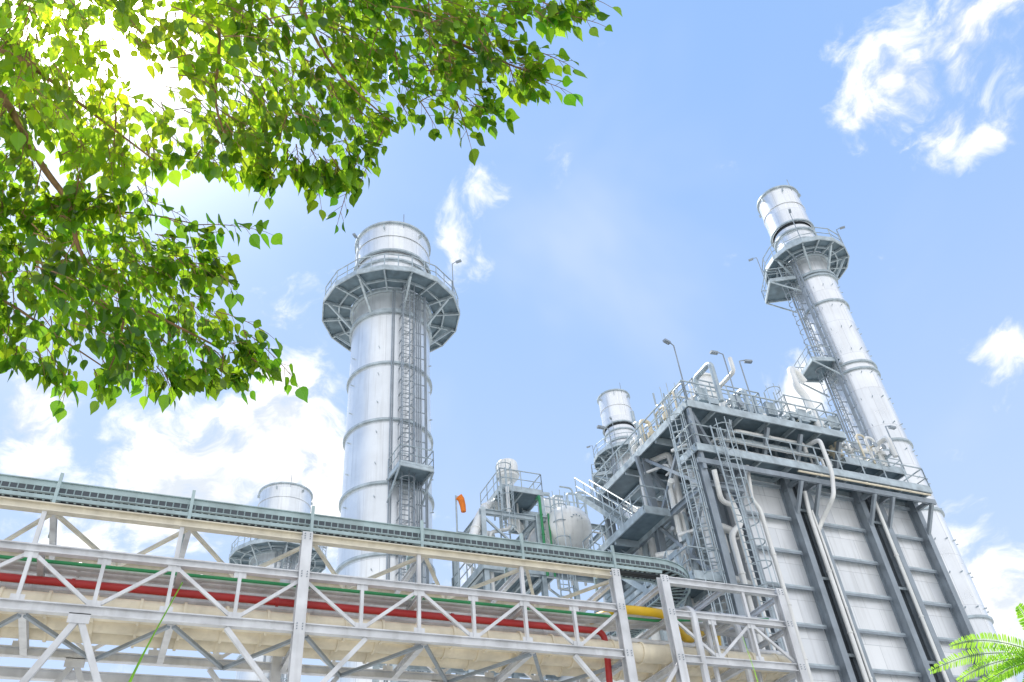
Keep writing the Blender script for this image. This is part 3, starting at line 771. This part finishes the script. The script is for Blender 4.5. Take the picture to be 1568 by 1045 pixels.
haze=mix(mr(z,0.1,.9,0,1),K(.70,.86,1.10),K(.36,.61,1.10))
col=mix(.84,sky.outputs[0],haze)
# unseen sky behind the camera whitened as added fill for the shaded facades
col=mix(mr(sep.outputs[1],.15,-.5,0,.75),col,K(1.42,1.42,1.42))
n1=n.new('ShaderNodeTexNoise'); n1.inputs['Scale'].default_value=7; n1.inputs['Detail'].default_value=3; L.new(D,n1.inputs['Vector'])
wv=vm('SUBTRACT',n1.outputs['Color'],(.5,.5,.5)); ws=n.new('ShaderNodeVectorMath'); ws.operation='SCALE'; L.new(wv.outputs[0],ws.inputs[0]); ws.inputs[3].default_value=.12
WD=vm('ADD',D,ws.outputs[0]).outputs[0]
blobs=[((128,1113,726),.115,1),((29,1194,693),.115,1),((224,1118,670),.09,1),((-221,1228,792),.075,.8),((912,378,1086),.09,.66),((889,434,1040),.07,.66),((976,316,1118),.105,.66),((1039,254,1150),.09,.66),
((987,399,1024),.05,.6),((1074,362,1017),.055,.58),((454,669,1024),.038,.52),((333,812,937),.06,.6),((374,763,967),.045,.55),((116,980,874),.05,.5),((1142,585,743),.06,.5),((1190,831,456),.09,1),((848,757,719),.05,.9),((795,386,1141),.045,.48),((1138,783,534),.05,.6),((-120,1346,612),.12,.7),((500,1100,500),.12,.5)]
mask=None
for d,r,wt in blobs:
    d=V(d).normalized()
    dist=vm('DISTANCE',WD,tuple(d)).outputs['Value']
    s=mr(dist,0,r*1.3,wt,0,False)
    mask=s if mask is None else math_('MAXIMUM',mask,s)
mp=n.new('ShaderNodeMapping'); mp.inputs['Scale'].default_value=(1,1,1.5); L.new(WD,mp.inputs[0])
n2=n.new('ShaderNodeTexNoise'); n2.inputs['Scale'].default_value=13; n2.inputs['Detail'].default_value=7; n2.inputs['Roughness'].default_value=.6; L.new(mp.outputs[0],n2.inputs['Vector'])
cov=math_('ADD',math_('MULTIPLY',mask,1.15),math_('MULTIPLY',math_('SUBTRACT',n2.outputs[0],.5),1.8))
cl=mr(cov,.28,.78,0,1)
n3=n.new('ShaderNodeTexNoise'); n3.inputs['Scale'].default_value=2.4; n3.inputs['Detail'].default_value=4; n3.inputs['Distortion'].default_value=.5; L.new(D,n3.inputs['Vector'])
col=mix(mr(n3.outputs[0],.45,.8,0,.4),col,K(.9,.97,1.1))
ccol=mix(mr(n2.outputs[0],.38,.56,0,1),K(.82,.89,.98),K(1.25,1.25,1.25))
col=mix(cl,col,ccol)
sd=vm('DOT_PRODUCT',D,tuple(sund)).outputs['Value']
sd=math_('MAXIMUM',sd,0)
au=math_('ADD',math_('MULTIPLY',math_('POWER',sd,600),18/STR),math_('ADD',math_('MULTIPLY',math_('POWER',sd,70),1.4/STR),math_('MULTIPLY',math_('POWER',sd,14),.03/STR)))
cc=n.new('ShaderNodeCombineColor'); L.new(au,cc.inputs[0]); L.new(math_('MULTIPLY',au,.93),cc.inputs[1]); L.new(math_('MULTIPLY',au,.7),cc.inputs[2])
col=mix(1.0,col,cc.outputs[0],'ADD')
L.new(col,bg.inputs['Color'])

ld=bpy.data.lights.new('sun','SUN'); ld.energy=5; ld.angle=math.radians(.5); ld.color=(1,.95,.86)
lo=bpy.data.objects.new('sun',ld); lo.rotation_euler=sund.to_track_quat('Z','Y').to_euler(); lo.location=(0,0,80); scene.collection.objects.link(lo)

cd=bpy.data.cameras.new('camera'); cd.sensor_width=36; cd.lens=29.2; cd.clip_end=6000; cd.clip_start=.05
co=bpy.data.objects.new('camera',cd); scene.collection.objects.link(co); scene.camera=co
r_=V((.9169,-.392,-.0758)).normalized(); f_=V((.3455,.6837,.6430)).normalized(); u_=r_.cross(f_).normalized()
co.matrix_world=Matrix(((r_.x,u_.x,-f_.x,0),(r_.y,u_.y,-f_.y,0),(r_.z,u_.z,-f_.z,0),(0,0,0,1)))
